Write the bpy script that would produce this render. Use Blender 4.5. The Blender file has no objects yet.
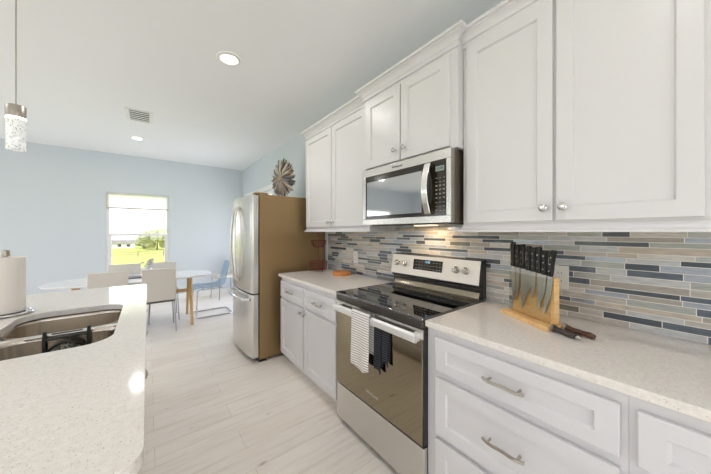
import bpy, bmesh, math, random
from mathutils import Vector, Matrix
rnd = random.Random(7)
PI = math.pi
scene = bpy.context.scene
COL = scene.collection

# ------------------------------------------------------------------ camera
CAM = (-1.7035, -0.8338, 1.3454)
YAW = 0.6581                      # rotated from +y towards +x
cd = bpy.data.cameras.new('camera'); cam = bpy.data.objects.new('camera', cd); COL.objects.link(cam)
cam.location = CAM; cam.rotation_euler = (PI/2, 0, -YAW)
cd.sensor_fit = 'HORIZONTAL'; cd.sensor_width = 36; cd.lens = 268.43/711*36
cd.shift_y = -(237-231.9)/711; cd.clip_start = .02; cd.clip_end = 300
scene.camera = cam

# ------------------------------------------------------------------ world, sun, exposure
w = bpy.data.worlds.new('sky'); scene.world = w; w.use_nodes = True
wn = w.node_tree.nodes; wl = w.node_tree.links
bgn = wn['Background']; tcw = wn.new('ShaderNodeTexCoord'); spx = wn.new('ShaderNodeSeparateXYZ'); rpw = wn.new('ShaderNodeValToRGB')
wl.new(tcw.outputs['Generated'], spx.inputs[0]); wl.new(spx.outputs[2], rpw.inputs[0])
rpw.color_ramp.elements[0].position = .0; rpw.color_ramp.elements[0].color = (.98,.95,1,1)
rpw.color_ramp.elements[1].position = .8; rpw.color_ramp.elements[1].color = (.74,.80,1,1)
wl.new(rpw.outputs[0], bgn.inputs[0]); bgn.inputs[1].default_value = 5.5     # bright hazy sky
sd = bpy.data.lights.new('sun', 'SUN'); sd.energy = 9.0; sd.angle = .02; sd.color = (1, .95, .92)
so = bpy.data.objects.new('sun', sd); COL.objects.link(so); so.rotation_euler = (math.radians(40), 0, math.radians(-20))
vs = scene.view_settings
vs.view_transform = 'Standard'; vs.look = 'None'; vs.gamma = 1; vs.use_curve_mapping = False; vs.exposure = -0.52
CAN_W = 5.0          # watts of each recessed ceiling lamp
cy = scene.cycles
cy.max_bounces = 12; cy.diffuse_bounces = 8; cy.glossy_bounces = 5; cy.transmission_bounces = 8; cy.transparent_max_bounces = 12
cy.sample_clamp_indirect = 6; cy.caustics_reflective = False; cy.caustics_refractive = False
cy.use_denoising = True; cy.use_adaptive_sampling = False

# ------------------------------------------------------------------ materials
def lin(c): return tuple(((x/255)/12.92 if x/255 <= .04045 else (((x/255)+.055)/1.055)**2.4) for x in c)
MATS = {}
def mat(name, rgb=(200,200,200), rough=.5, metal=0, spec=.5, **k):
    if name in MATS: return MATS[name]
    m = bpy.data.materials.new(name); m.use_nodes = True; MATS[name] = m
    b = m.node_tree.nodes['Principled BSDF']
    b.inputs['Base Color'].default_value = (*lin(rgb), 1)
    b.inputs['Roughness'].default_value = rough; b.inputs['Metallic'].default_value = metal
    b.inputs['Specular IOR Level'].default_value = spec
    for a, v in k.items():
        b.inputs[a].default_value = v
    return m
def nodes(m): return m.node_tree.nodes, m.node_tree.links, m.node_tree.nodes['Principled BSDF']
def texco(m, scale=(1,1,1), kind='Object'):
    n, l, b = nodes(m)
    t = n.new('ShaderNodeTexCoord'); mp = n.new('ShaderNodeMapping'); mp.inputs['Scale'].default_value = scale
    l.new(t.outputs[kind], mp.inputs[0]); return mp
def ramp(m, src, stops, interp='LINEAR'):
    n, l, b = nodes(m); r = n.new('ShaderNodeValToRGB'); r.color_ramp.interpolation = interp
    e = r.color_ramp.elements
    while len(e) < len(stops): e.new(.5)
    for i, (p, c) in enumerate(stops):
        e[i].position = p; e[i].color = (*lin(c), 1)
    l.new(src, r.inputs[0]); return r
def mixc(m, fac, a, b_, mode='MIX'):
    n, l, b = nodes(m); x = n.new('ShaderNodeMix'); x.data_type = 'RGBA'; x.blend_type = mode
    for sock, v in ((x.inputs['Factor'], fac), (x.inputs[6], a), (x.inputs[7], b_)):
        if isinstance(v, (int, float)): sock.default_value = v
        elif isinstance(v, tuple): sock.default_value = (*lin(v), 1)
        else: l.new(v, sock)
    return x.outputs[2]
def noise(m, mp, scale, detail=2, rough=.5):
    n, l, b = nodes(m); t = n.new('ShaderNodeTexNoise'); t.inputs['Scale'].default_value = scale
    t.inputs['Detail'].default_value = detail; t.inputs['Roughness'].default_value = rough
    l.new(mp.outputs[0], t.inputs['Vector']); return t
def bump(m, src, strength, dist=.002):
    n, l, b = nodes(m); x = n.new('ShaderNodeBump'); x.inputs['Strength'].default_value = strength; x.inputs['Distance'].default_value = dist
    l.new(src, x.inputs['Height']); l.new(x.outputs[0], b.inputs['Normal'])

# painted walls and ceiling with a fine roller texture
def paint(name, rgb, rough=.85):
    m = mat(name, rgb, rough, spec=.25); mp = texco(m); t = noise(m, mp, 180, 3); bump(m, t.outputs[0], .12, .001); return m
M_WALL = paint('wall_paint', (215,222,228)); M_CEIL = paint('ceiling_paint', (247,248,248)); M_TRIM = mat('trim_white', (240,240,238), .4)
M_CAB = mat('cabinet_white', (220,218,219), .33, spec=.45)
M_TOE = mat('toe_kick', (208,204,200), .6)
# floor planks running along x
M_FLOOR = mat('floor_planks', (214,203,192), .3, spec=.5)
def _floor():
    m = M_FLOOR; n, l, b = nodes(m); mp = texco(m)
    br = n.new('ShaderNodeTexBrick'); l.new(mp.outputs[0], br.inputs['Vector'])
    br.offset = .37; br.inputs['Scale'].default_value = 1; br.inputs['Brick Width'].default_value = 1.22; br.inputs['Row Height'].default_value = .18
    br.inputs['Mortar Size'].default_value = .0012; br.inputs['Mortar Smooth'].default_value = .4
    br.inputs['Color1'].default_value = (*lin((252,246,237)),1); br.inputs['Color2'].default_value = (*lin((246,238,228)),1); br.inputs['Mortar'].default_value = (*lin((206,196,184)),1)
    mp2 = texco(m, (1.2, 16, 1)); g = noise(m, mp2, 2.2, 6, .62)
    gr = ramp(m, g.outputs[0], [(.3,(236,229,221)),(.55,(255,255,255)),(.8,(243,237,231))])
    c = mixc(m, .75, br.outputs[0], gr.outputs[0], 'MULTIPLY')
    mp3 = texco(m, (1.4, 4.5, 1)); kn = noise(m, mp3, 2.6, 3, .5)
    kr = ramp(m, kn.outputs[0], [(.69,(255,255,255)),(.78,(150,130,112))])
    c = mixc(m, .7, c, kr.outputs[0], 'MULTIPLY')
    l.new(c, b.inputs['Base Color'])
_floor()
# speckled quartz
M_QUARTZ = mat('speckled_quartz', (236,230,222), .09, spec=.55)
def _quartz():
    m = M_QUARTZ; n, l, b = nodes(m); mp = texco(m)
    base = noise(m, mp, 70, 2); c = ramp(m, base.outputs[0], [(.3,(228,222,214)),(.7,(238,233,226))]).outputs[0]
    for sc, thr, colr in ((150,.18,(186,177,166)),(95,.15,(204,193,178)),(260,.17,(172,167,162)),(60,.08,(160,148,136))):
        v = n.new('ShaderNodeTexVoronoi'); v.inputs['Scale'].default_value = sc; l.new(mp.outputs[0], v.inputs['Vector'])
        wv = n.new('ShaderNodeSeparateColor'); l.new(v.outputs['Color'], wv.inputs[0])
        gt = n.new('ShaderNodeMath'); gt.operation = 'GREATER_THAN'; gt.inputs[1].default_value = .62; l.new(wv.outputs[0], gt.inputs[0])
        lt = n.new('ShaderNodeMath'); lt.operation = 'LESS_THAN'; lt.inputs[1].default_value = thr; l.new(v.outputs['Distance'], lt.inputs[0])
        mu = n.new('ShaderNodeMath'); mu.operation = 'MULTIPLY'; l.new(gt.outputs[0], mu.inputs[0]); l.new(lt.outputs[0], mu.inputs[1])
        c = mixc(m, mu.outputs[0], c, colr)
    l.new(c, b.inputs['Base Color'])
_quartz()
def brushed(name, rgb, rough=.28, scale=(1,1,140)):
    m = mat(name, rgb, rough, 1.0); n, l, b = nodes(m); mp = texco(m, scale); t = noise(m, mp, 9, 2)
    mr = n.new('ShaderNodeMapRange'); mr.inputs['To Min'].default_value = rough*.99; mr.inputs['To Max'].default_value = rough*1.01
    l.new(t.outputs[0], mr.inputs[0]); l.new(mr.outputs[0], b.inputs['Roughness']); return m
M_STEEL = brushed('brushed_steel', (214,211,206), .27)
M_SINK = brushed('sink_steel', (205,196,184), .22, (1,140,1))
M_CHROME = mat('chrome', (225,225,226), .08, 1)
M_NICKEL = mat('satin_nickel', (186,178,168), .28, 1)
M_DKNICK = mat('dark_nickel', (150,140,130), .3, 1)
M_FRIDGE_SIDE = mat('fridge_side_warm_cast', (156,130,92), .38, .6)  # grey side panel with the warm light cast put into its colour
M_DARK = mat('black_plastic', (22,22,23), .4)
M_DARKMET = mat('dark_enamel', (38,37,37), .3)
M_GLASSBLK = mat('black_ceran_glass', (6,6,7), .03, 0, .9); nodes(M_GLASSBLK)[2].inputs['IOR'].default_value = 2.1
M_OVENGLASS = mat('bronze_oven_glass', (22,16,9), .03, 0, .9); nodes(M_OVENGLASS)[2].inputs['IOR'].default_value = 2.45; nodes(M_OVENGLASS)[2].inputs['Specular Tint'].default_value = (1,.86,.62,1)
M_MWGLASS = mat('microwave_glass', (34,34,32), .05, 0, .9); nodes(M_MWGLASS)[2].inputs['IOR'].default_value = 3.4
M_RING = mat('burner_mark', (120,122,124), .2)
M_PANELBLK = mat('panel_black', (40,33,22), .12, 0, .6)
M_KEY = mat('key_print', (138,132,120), .5)
M_WHITEP = mat('white_plastic', (238,236,230), .35)
M_BEIGE = mat('beige_upholstery', (222,216,207), .55)
M_OAK = mat('oak_wood', (196,154,96), .45)
M_TABLE = mat('white_tabletop', (236,237,238), .2)
M_BAMBOO = mat('bamboo', (226,178,112), .4)
def grain(m, a, b_, scale=(6,6,60), amount=1):
    n, l, b = nodes(m); mp = texco(m, scale); t = noise(m, mp, 1.5, 4); r = ramp(m, t.outputs[0], [(.3,a),(.7,b_)]); l.new(r.outputs[0], b.inputs['Base Color'])
grain(M_OAK, (198,154,94), (226,188,130), (40,40,4)); grain(M_BAMBOO, (226,178,114), (244,206,148), (50,8,50))
M_ORANGEW = mat('orange_wood', (206,132,58), .4); grain(M_ORANGEW, (190,112,44), (222,150,76), (10,60,10))
M_PAPER = mat('paper_towel', (240,233,226), .9)
M_COPPER = mat('copper_wire', (122,66,58), .35, .7)
def glass(name, rgb=(255,255,255), rough=0, ior=1.45):
    m = mat(name, rgb, rough); nodes(m)[2].inputs['Transmission Weight'].default_value = 1; nodes(m)[2].inputs['IOR'].default_value = ior; return m
M_ACRYL = None
def thin_glass(name, tint, gloss=.08):
    m = bpy.data.materials.new(name); m.use_nodes = True; n = m.node_tree.nodes; l = m.node_tree.links; n.clear()
    o = n.new('ShaderNodeOutputMaterial'); t = n.new('ShaderNodeBsdfTransparent'); t.inputs[0].default_value = (*lin(tint),1)
    g = n.new('ShaderNodeBsdfGlossy'); g.inputs['Roughness'].default_value = .02; x = n.new('ShaderNodeMixShader')
    lw = n.new('ShaderNodeLayerWeight'); pw = n.new('ShaderNodeMath'); pw.operation = 'POWER'; pw.inputs[1].default_value = 4; l.new(lw.outputs['Facing'], pw.inputs[0]); fr = n.new('ShaderNodeMapRange'); fr.inputs['To Min'].default_value = .035; fr.inputs['To Max'].default_value = .8; l.new(pw.outputs[0], fr.inputs[0])
    l.new(fr.outputs[0], x.inputs[0])
    l.new(t.outputs[0], x.inputs[1]); l.new(g.outputs[0], x.inputs[2]); l.new(x.outputs[0], o.inputs[0]); return m
M_PANE = thin_glass('window_glass', (250,252,252)); M_ACRYL = thin_glass('clear_acrylic', (246,246,242)); M_BLUE = thin_glass('blue_acrylic', (212,229,243))
def screen_mat():
    m = bpy.data.materials.new('insect_screen'); m.use_nodes = True; n = m.node_tree.nodes; l = m.node_tree.links; n.clear()
    o = n.new('ShaderNodeOutputMaterial'); t = n.new('ShaderNodeBsdfTransparent'); g = n.new('ShaderNodeBsdfDiffuse'); g.inputs[0].default_value = (.06,.06,.06,1)
    x = n.new('ShaderNodeMixShader'); x.inputs[0].default_value = .24; l.new(t.outputs[0], x.inputs[1]); l.new(g.outputs[0], x.inputs[2]); l.new(x.outputs[0], o.inputs[0]); return m
M_SCREEN = screen_mat()
def emit(name, rgb, s):
    m = bpy.data.materials.new(name); m.use_nodes = True; b = m.node_tree.nodes['Principled BSDF']
    b.inputs['Base Color'].default_value = (*lin(rgb),1); b.inputs['Emission Color'].default_value = (*lin(rgb),1); b.inputs['Emission Strength'].default_value = s; return m
M_LAMP = emit('lamp_diffuser', (255,246,232), 9)
M_WARM = emit('warm_lamp', (255,214,160), 6)
M_LCD = emit('display_digits', (150,200,235), 1.2)
TILES = [mat('tile_'+n, c, r, mt, .5) for n, c, r, mt in (
    ('pale_stone',(212,207,199),.45,0),('warm_grey',(190,184,175),.45,0),('beige',(198,186,170),.45,0),('light_grey',(196,197,196),.3,0),
    ('slate_blue',(98,107,118),.2,0),('dark_slate',(78,85,93),.2,0),('silver_blue',(166,171,182),.28,.4),('sage_glass',(176,179,172),.22,0),('olive_glass',(120,122,114),.2,0),('taupe',(172,164,154),.4,0))]
for t_ in TILES:
    n, l, b = nodes(t_); mp = texco(t_, (1, 7, 45)); nz = noise(t_, mp, 3, 3); c0 = b.inputs['Base Color'].default_value[:]
    r = n.new('ShaderNodeValToRGB'); r.color_ramp.elements[0].position = .3; r.color_ramp.elements[1].position = .7
    r.color_ramp.elements[0].color = (*[x*.82 for x in c0[:3]],1); r.color_ramp.elements[1].color = (*[min(1,x*1.14) for x in c0[:3]],1)
    l.new(nz.outputs[0], r.inputs[0]); l.new(r.outputs[0], b.inputs['Base Color'])
M_GROUT = mat('grout', (238,234,228), .8)
def striped(name, a, b_, period, duty, axis=2):
    m = mat(name, a, .95); n, l, b = nodes(m); mp = texco(m); s = n.new('ShaderNodeSeparateXYZ'); l.new(mp.outputs[0], s.inputs[0])
    d = n.new('ShaderNodeMath'); d.operation = 'DIVIDE'; d.inputs[1].default_value = period; l.new(s.outputs[axis], d.inputs[0])
    f = n.new('ShaderNodeMath'); f.operation = 'FRACT'; l.new(d.outputs[0], f.inputs[0])
    g = n.new('ShaderNodeMath'); g.operation = 'LESS_THAN'; g.inputs[1].default_value = duty; l.new(f.outputs[0], g.inputs[0])
    c = mixc(m, g.outputs[0], a, b_); l.new(c, b.inputs['Base Color']); return m
M_TOWW = striped('white_ribbed_cotton', (242,238,232), (120,114,110), .0145, .24); M_TOWB = striped('navy_ribbed_cotton', (30,32,38), (96,100,108), .0135, .16)

# ------------------------------------------------------------------ mesh builder
class MB:
    def __init__(s): s.bm = bmesh.new(); s.mi = 0
    def faces(s, n0):
        s.bm.faces.ensure_lookup_table()
        for f in s.bm.faces[n0:]: f.material_index = s.mi
    def box(s, x0, y0, z0, x1, y1, z1):
        n0 = len(s.bm.faces); v = [s.bm.verts.new((x, y, z)) for x in (x0,x1) for y in (y0,y1) for z in (z0,z1)]
        for q in ((0,1,3,2),(4,6,7,5),(0,4,5,1),(2,3,7,6),(0,2,6,4),(1,5,7,3)): s.bm.faces.new([v[i] for i in q])
        s.faces(n0); return s
    def prism(s, pts, a, b, axis='y'):
        # pts: 2-D outline in the plane across axis; extruded from a to b
        n0 = len(s.bm.faces)
        def p3(p, t): return {'y':(p[0],t,p[1]),'x':(t,p[0],p[1]),'z':(p[0],p[1],t)}[axis]
        A = [s.bm.verts.new(p3(p,a)) for p in pts]; B = [s.bm.verts.new(p3(p,b)) for p in pts]; k = len(pts)
        for i in range(k): s.bm.faces.new((A[i],A[(i+1)%k],B[(i+1)%k],B[i]))
        s.bm.faces.new(A[::-1]); s.bm.faces.new(B); s.faces(n0); return s
    def tube(s, path, r, seg=10, closed=False, cap=True, flat=1.0):
        n0 = len(s.bm.faces); P = [Vector(p) for p in path]; k = len(P); rings = []
        R = r if isinstance(r, (list, tuple)) else [r]*k; nrm = None
        for i in range(k):
            if closed: t = (P[(i+1)%k]-P[i-1])
            else: t = P[min(i+1,k-1)]-P[max(i-1,0)]
            t = t.normalized() if t.length > 1e-9 else Vector((0,0,1))
            if nrm is None:
                nrm = t.cross(Vector((0,0,1)));  nrm = t.cross(Vector((1,0,0))) if nrm.length < 1e-3 else nrm
            nrm = (nrm - t*nrm.dot(t)).normalized(); bn = t.cross(nrm)
            rings.append([s.bm.verts.new(P[i] + nrm*math.cos(a)*R[i] + bn*math.sin(a)*R[i]*flat) for a in [2*PI*j/seg for j in range(seg)]])
        for i in range(k if closed else k-1):
            A, B = rings[i], rings[(i+1)%k]
            for j in range(seg): s.bm.faces.new((A[j],A[(j+1)%seg],B[(j+1)%seg],B[j]))
        if cap and not closed: s.bm.faces.new(rings[0][::-1]); s.bm.faces.new(rings[-1])
        s.faces(n0); return s
    def cyl(s, p0, p1, r0, r1=None, seg=24): return s.tube([p0,p1],[r0, r0 if r1 is None else r1],seg)
    def lathe(s, prof, c=(0,0,0), seg=32, axis='z', cap=True):
        n0 = len(s.bm.faces); c = Vector(c); rings = []
        for r, h in prof:
            ring = []
            for j in range(seg):
                a = 2*PI*j/seg; u, v = max(r,1e-4)*math.cos(a), max(r,1e-4)*math.sin(a)
                ring.append(s.bm.verts.new(c + Vector({'z':(u,v,h),'x':(h,u,v),'y':(u,h,v)}[axis])))
            rings.append(ring)
        for A, B in zip(rings, rings[1:]):
            for j in range(seg): s.bm.faces.new((A[j],A[(j+1)%seg],B[(j+1)%seg],B[j]))
        if cap: s.bm.faces.new(rings[0][::-1]); s.bm.faces.new(rings[-1])
        s.faces(n0); return s
    def shaker(s, xf, y0, y1, z0, z1, st=.057, dep=.009, th=.02, rail=None, sgn=-1):
        # slab whose face (towards sgn*x at xf) has a recessed flat panel
        n0 = len(s.bm.faces); rail = rail or st; xb = xf - sgn*th
        def ring(x, iy, iz): return [s.bm.verts.new(p) for p in ((x,y0+iy,z0+iz),(x,y1-iy,z0+iz),(x,y1-iy,z1-iz),(x,y0+iy,z1-iz))]
        r = [ring(xb,0,0), ring(xf-sgn*.0025,0,0), ring(xf,.0025,.0025), ring(xf,st,rail), ring(xf-sgn*(dep+.003),st+.006,rail+.006)]
        for A, B in zip(r, r[1:]):
            for j in range(4): s.bm.faces.new((A[j],A[(j+1)%4],B[(j+1)%4],B[j]))
        s.bm.faces.new(r[0][::-1]); s.bm.faces.new(r[-1]); s.faces(n0); return s
    def molding(s, path, prof):
        # path: xy polyline; prof: closed outline of (out, z); out is to the right of travel
        n0 = len(s.bm.faces); P = [Vector((*p,0)) for p in path]; rings = []
        for i, p in enumerate(P):
            def nrm(a, b): t = (b-a).normalized(); return Vector((t.y, -t.x, 0))
            if i == 0: n_ = nrm(P[0],P[1])
            elif i == len(P)-1: n_ = nrm(P[-2],P[-1])
            else:
                a, b = nrm(P[i-1],p), nrm(p,P[i+1]); n_ = (a+b)/(1+a.dot(b))
            rings.append([s.bm.verts.new(p + n_*o + Vector((0,0,z))) for o, z in prof])
        k = len(prof)
        for A, B in zip(rings, rings[1:]):
            for j in range(k): s.bm.faces.new((A[j],A[(j+1)%k],B[(j+1)%k],B[j]))
        s.bm.faces.new(rings[0][::-1]); s.bm.faces.new(rings[-1]); s.faces(n0); return s
    def build(s, name, mats, parent=None, bevel=0, smooth=True, local=False, loc=None, seg=2, angle=35):
        bm = s.bm; bmesh.ops.recalc_face_normals(bm, faces=bm.faces[:])
        off = Vector((0,0,0))
        if not local:
            p = parent
            while p is not None: off += Vector(p.location); p = p.parent
        origin = Vector((0,0,0))
        if parent is None and loc is None and not local:
            vs_ = [v.co for v in bm.verts]; lo = [min(v[i] for v in vs_) for i in range(3)]; hi = [max(v[i] for v in vs_) for i in range(3)]
            origin = Vector(((lo[0]+hi[0])/2,(lo[1]+hi[1])/2,lo[2]))
        elif loc is not None: origin = Vector(loc) if not local else Vector((0,0,0))
        bm.transform(Matrix.Translation(-(off+origin)))
        me = bpy.data.meshes.new(name); bm.to_mesh(me); bm.free()
        for m in (mats if isinstance(mats,(list,tuple)) else [mats]): me.materials.append(m)
        o = bpy.data.objects.new(name, me); COL.objects.link(o); o.parent = parent
        o.location = Vector(loc) if loc is not None else origin
        if smooth:
            for p in me.polygons: p.use_smooth = True
            try: me.set_sharp_from_angle(angle=math.radians(angle))
            except Exception: pass
        if bevel:
            md = o.modifiers.new('bevel','BEVEL'); md.width = bevel; md.segments = seg; md.limit_method = 'ANGLE'; md.angle_limit = math.radians(40); md.harden_normals = False
        return o
def tag(o, label=None, cat=None, group=None, kind=None):
    for k, v in (('label',label),('category',cat),('group',group),('kind',kind)):
        if v: o[k] = v
    return o
def thing(name, label, cat, loc=(0,0,0), rz=0, group=None):
    o = bpy.data.objects.new(name, None); COL.objects.link(o); o.location = loc; o.rotation_euler.z = rz; o.empty_display_size = .1
    return tag(o, label, cat, group)
def dup(root, loc, rz=0, label=None, group=None):
    def cp(o, par):
        c = o.copy(); COL.objects.link(c)
        if par is not None: c.parent = par; c.matrix_parent_inverse = o.matrix_parent_inverse
        for ch in list(o.children): cp(ch, c)
        return c
    kids = list(root.children); r = root.copy(); COL.objects.link(r)
    for ch in kids: cp(ch, r)
    r.location = loc; r.rotation_euler.z = rz
    if label: r['label'] = label
    if group: r['group'] = group
    return r
def struct(mb, name, m, parent=None, **k): 
    o = mb.build(name, m, parent, **k)
    if parent is None: o['kind'] = 'structure'
    return o
def text(name, s, size, m, parent, pos, rot, ext=.0006):
    cu = bpy.data.curves.new(name,'FONT'); cu.body = s; cu.size = size; cu.extrude = ext; cu.align_x = 'CENTER'; cu.align_y = 'CENTER'; cu.resolution_u = 3
    t = bpy.data.objects.new(name+'_c', cu); COL.objects.link(t); bpy.context.view_layer.update()
    me = bpy.data.meshes.new_from_object(t.evaluated_get(bpy.context.evaluated_depsgraph_get())); bpy.data.objects.remove(t)
    me.name = name; me.materials.clear(); me.materials.append(m); o = bpy.data.objects.new(name, me); COL.objects.link(o); o.parent = parent
    off = Vector((0,0,0)); p = parent
    while p is not None: off += Vector(p.location); p = p.parent
    o.location = Vector(pos)-off; o.rotation_euler = rot; return o
def arc(c, r, a0, a1, n, plane='xy', h=0):
    out = []
    for i in range(n+1):
        a = a0+(a1-a0)*i/n; u, v = c[0]+r*math.cos(a), c[1]+r*math.sin(a); out.append((u,v))
    return out
def rrect(x0,y0,x1,y1,r,n=6):
    return arc((x1-r,y1-r),r,0,PI/2,n)+arc((x0+r,y1-r),r,PI/2,PI,n)+arc((x0+r,y0+r),r,PI,1.5*PI,n)+arc((x1-r,y0+r),r,1.5*PI,2*PI,n)

# ------------------------------------------------------------------ room shell
H = 2.743; YB = 5.582; XL = -6.6; YF = -3.6; T = .14
struct(MB().box(XL-T,YF-T,-.12,T,YB+T,0), 'floor', M_FLOOR, loc=(0,0,0))
struct(MB().box(XL-T,YF-T,H,T,YB+T,H+.12), 'ceiling', M_CEIL)
def wall(name, axis, pos, thick, a0, a1, holes):
    """one wall mesh with rectangular openings (a0,a1,z0,z1)"""
    bm = bmesh.new(); xs = sorted({a0,a1,*[h[0] for h in holes],*[h[1] for h in holes]}); zs = sorted({0,H,*[h[2] for h in holes],*[h[3] for h in holes]})
    m = MB()
    solid = lambda i,j: not any(h[0]-1e-6<=xs[i] and xs[i+1]<=h[1]+1e-6 and h[2]-1e-6<=zs[j] and zs[j+1]<=h[3]+1e-6 for h in holes)
    V = {}
    def v(i,j,s):
        if (i,j,s) not in V:
            p = (xs[i], pos+s*thick, zs[j]) if axis == 'x' else (pos+s*thick, xs[i], zs[j]); V[i,j,s] = m.bm.verts.new(p)
        return V[i,j,s]
    nx, nz = len(xs)-1, len(zs)-1
    for i in range(nx):
        for j in range(nz):
            if not solid(i,j): continue
            for s in (0,1): m.bm.faces.new((v(i,j,s),v(i+1,j,s),v(i+1,j+1,s),v(i,j+1,s)))
            for (di,dj,e) in ((-1,0,((i,j),(i,j+1))),(1,0,((i+1,j),(i+1,j+1))),(0,-1,((i,j),(i+1,j))),(0,1,((i,j+1),(i+1,j+1)))):
                q, w_ = i+di, j+dj
                if not (0<=q<nx and 0<=w_<nz and solid(q,w_)):
                    m.bm.faces.new((v(*e[0],0),v(*e[1],0),v(*e[1],1),v(*e[0],1)))
    return struct(m, name, M_WALL, smooth=False)
WX0, WX1, WZ0, WZ1 = -2.29, -1.375, .60, 2.052
DY0, DY1, DZ = 3.72, 5.30, 2.09
wall('wall_back','x',YB,T,XL,0,[(WX0,WX1,WZ0,WZ1),(-5.6,-4.1,.6,2.052)])

wall('wall_right','y',0,T,YF,YB+T,[(DY0,DY1,0,DZ)])
ADDED_LW = [(-2.6,-.8,.6,2.1),(.4,2.4,.02,2.1),(3.4,4.9,.6,2.1)]  # unseen left-wall windows, added to bring daylight into the room
ADDED_FW = [(-5.6,-3.8,.6,2.1),(-2.9,-1.1,.02,2.1)]  # unseen front-wall windows, likewise added for daylight
wall('wall_left','y',XL-T,T,YF,YB+T,ADDED_LW)
wall('wall_front','x',YF-T,T,XL,0,ADDED_FW)
struct(MB().box(XL,YB-.014,0,0,YB,.105),'baseboard_back',M_TRIM,bevel=.004)
m = MB(); m.box(-.014,2.86,0,0,DY0-.09,.105); struct(m,'baseboard_right',M_TRIM,bevel=.004)

def portal(name, loc, rot, sx, sy):
    d = bpy.data.lights.new(name,'AREA'); d.shape = 'RECTANGLE'; d.size = sx; d.size_y = sy; d.cycles.is_portal = True
    o = bpy.data.objects.new(name,d); COL.objects.link(o); o.location = loc; o.rotation_euler = rot
def window_unit(name, axis, pos, a0, a1, z0, z1, f=.045, rail=True, inward=1):
    """vinyl window unit set in the opening; frame root with sash rail and panes as children"""
    def bx(m, u0, u1, d0, d1, z0_, z1_):
        return m.box(u0,pos+d0,z0_,u1,pos+d1,z1_) if axis == 'x' else m.box(pos+d0,u0,z0_,pos+d1,u1,z1_)
    m = MB(); bx(m,a0,a0+f,.02,.09,z0,z1); bx(m,a1-f,a1,.02,.09,z0,z1); bx(m,a0+f,a1-f,.02,.09,z1-f,z1); bx(m,a0+f,a1-f,.02,.09,z0,z0+f)
    root = struct(m,name,M_TRIM,bevel=.003)
    zm = z0+(z1-z0)*.478
    if rail:
        m = MB(); bx(m,a0+f,a1-f,.025,.075,zm-.022,zm+.022); m.build('meeting_rail',M_TRIM,root,bevel=.003)
        m = MB(); bx(m,a0+f,a0+f+.025,.03,.07,z0+f,zm-.022); bx(m,a1-f-.025,a1-f,.03,.07,z0+f,zm-.022); bx(m,a0+f,a1-f,.03,.07,z0+f,z0+f+.03); m.build('lower_sash',M_TRIM,root)
        m = MB(); bx(m,a0+f,a1-f,.055,.06,zm+.022,z1-f); m.build('pane',M_PANE,root)
        m = MB(); bx(m,a0+f+.025,a1-f-.025,.045,.05,z0+f+.03,zm-.022); m.build('pane',M_PANE,root)
        m = MB(); bx(m,a0+f,a1-f,.078,.0795,z0+f,zm); m.build('insect_screen',M_SCREEN,root)
    else:
        am = (a0+a1)/2
        m = MB(); bx(m,am-.035,am+.035,.025,.085,z0+f,z1-f); m.build('centre_stile',M_TRIM,root,bevel=.003)
        for p, q in ((a0+f,am-.035),(am+.035,a1-f)):
            m = MB(); bx(m,p,q,.055,.06,z0+f,z1-f); m.build('pane',M_PANE,root)
    return root
window_unit('window_1','x',YB,WX0,WX1,WZ0,WZ1)
window_unit('window_7','x',YB,-5.6,-4.1,WZ0,WZ1); portal('daylight_portal',(-4.85,YB+.145,1.33),(-PI/2,0,0),1.5,1.45)  # window added out of view to brighten the dining floor and ceiling
m = MB(); m.box(WX0-.015,YB-.03,WZ0-.02,WX1+.015,YB+.02,WZ0); struct(m,'trim_1',M_TRIM,bevel=.003)
portal('daylight_portal',((WX0+WX1)/2,YB+.13,(WZ0+WZ1)/2),(-PI/2,0,0),WX1-WX0,WZ1-WZ0)
for i,(a0,a1,z0,z1) in enumerate(ADDED_LW):
    window_unit('window_%d'%(2+i),'y',XL-.12,a0,a1,z0,z1,rail=z0>.3); portal('daylight_portal',(XL-T-.01,(a0+a1)/2,(z0+z1)/2),(0,-PI/2,0),z1-z0,a1-a0)
for i,(a0,a1,z0,z1) in enumerate(ADDED_FW):
    window_unit('window_%d'%(5+i),'x',YF-.12,a0,a1,z0,z1,rail=z0>.3); portal('daylight_portal',((a0+a1)/2,YF-T-.01,(z0+z1)/2),(PI/2,0,0),a1-a0,z1-z0)
# patio door in the right wall behind the refrigerator
d1 = window_unit('door_1','y',.0,DY0,DY1,0.0,DZ,f=.06,rail=False)
m = MB(); m.box(-.018,DY0-.08,0,0,DY0,DZ+.08); m.box(-.018,DY1,0,0,DY1+.08,DZ+.08); m.box(-.018,DY0,DZ,0,DY1,DZ+.08); m.build('door_casing',M_TRIM,d1,bevel=.003)
portal('daylight_portal',(T+.01,(DY0+DY1)/2,DZ/2),(0,PI/2,0),DZ,DY1-DY0)

# ------------------------------------------------------------------ outside the window
M_GRASS = mat('grass', (140,158,62), .95)
def _gr():
    m = M_GRASS; n, l, b = nodes(m); mp = texco(m); t = noise(m, mp, .25, 5); r = ramp(m, t.outputs[0], [(.35,(166,176,74)),(.55,(186,188,92)),(.7,(200,194,116))]); l.new(r.outputs[0], b.inputs['Base Color'])
_gr()
struct(MB().prism([(-60,-.35),(7,-.35),(85,-4.5),(260,-4.5),(260,-8),(-60,-8)],-160,160,'x'),'lawn_ground',M_GRASS)
struct(MB().box(-14,-12,-.36,9,7.5,-.13),'added_bounce_ground',mat('bounce_ground_pale',(206,204,200),.9))  # unseen pale ground added to cut green bounce from the lawn
M_LEAF = mat('tree_leaf', (150,154,116), .9); M_BARK = mat('bark', (110,92,76), .9); M_SIDING = mat('house_siding', (226,226,224), .8); M_ROOF = mat('house_roof',(132,126,122),.9); M_POST = mat('weathered_post',(140,128,110),.9)
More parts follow.
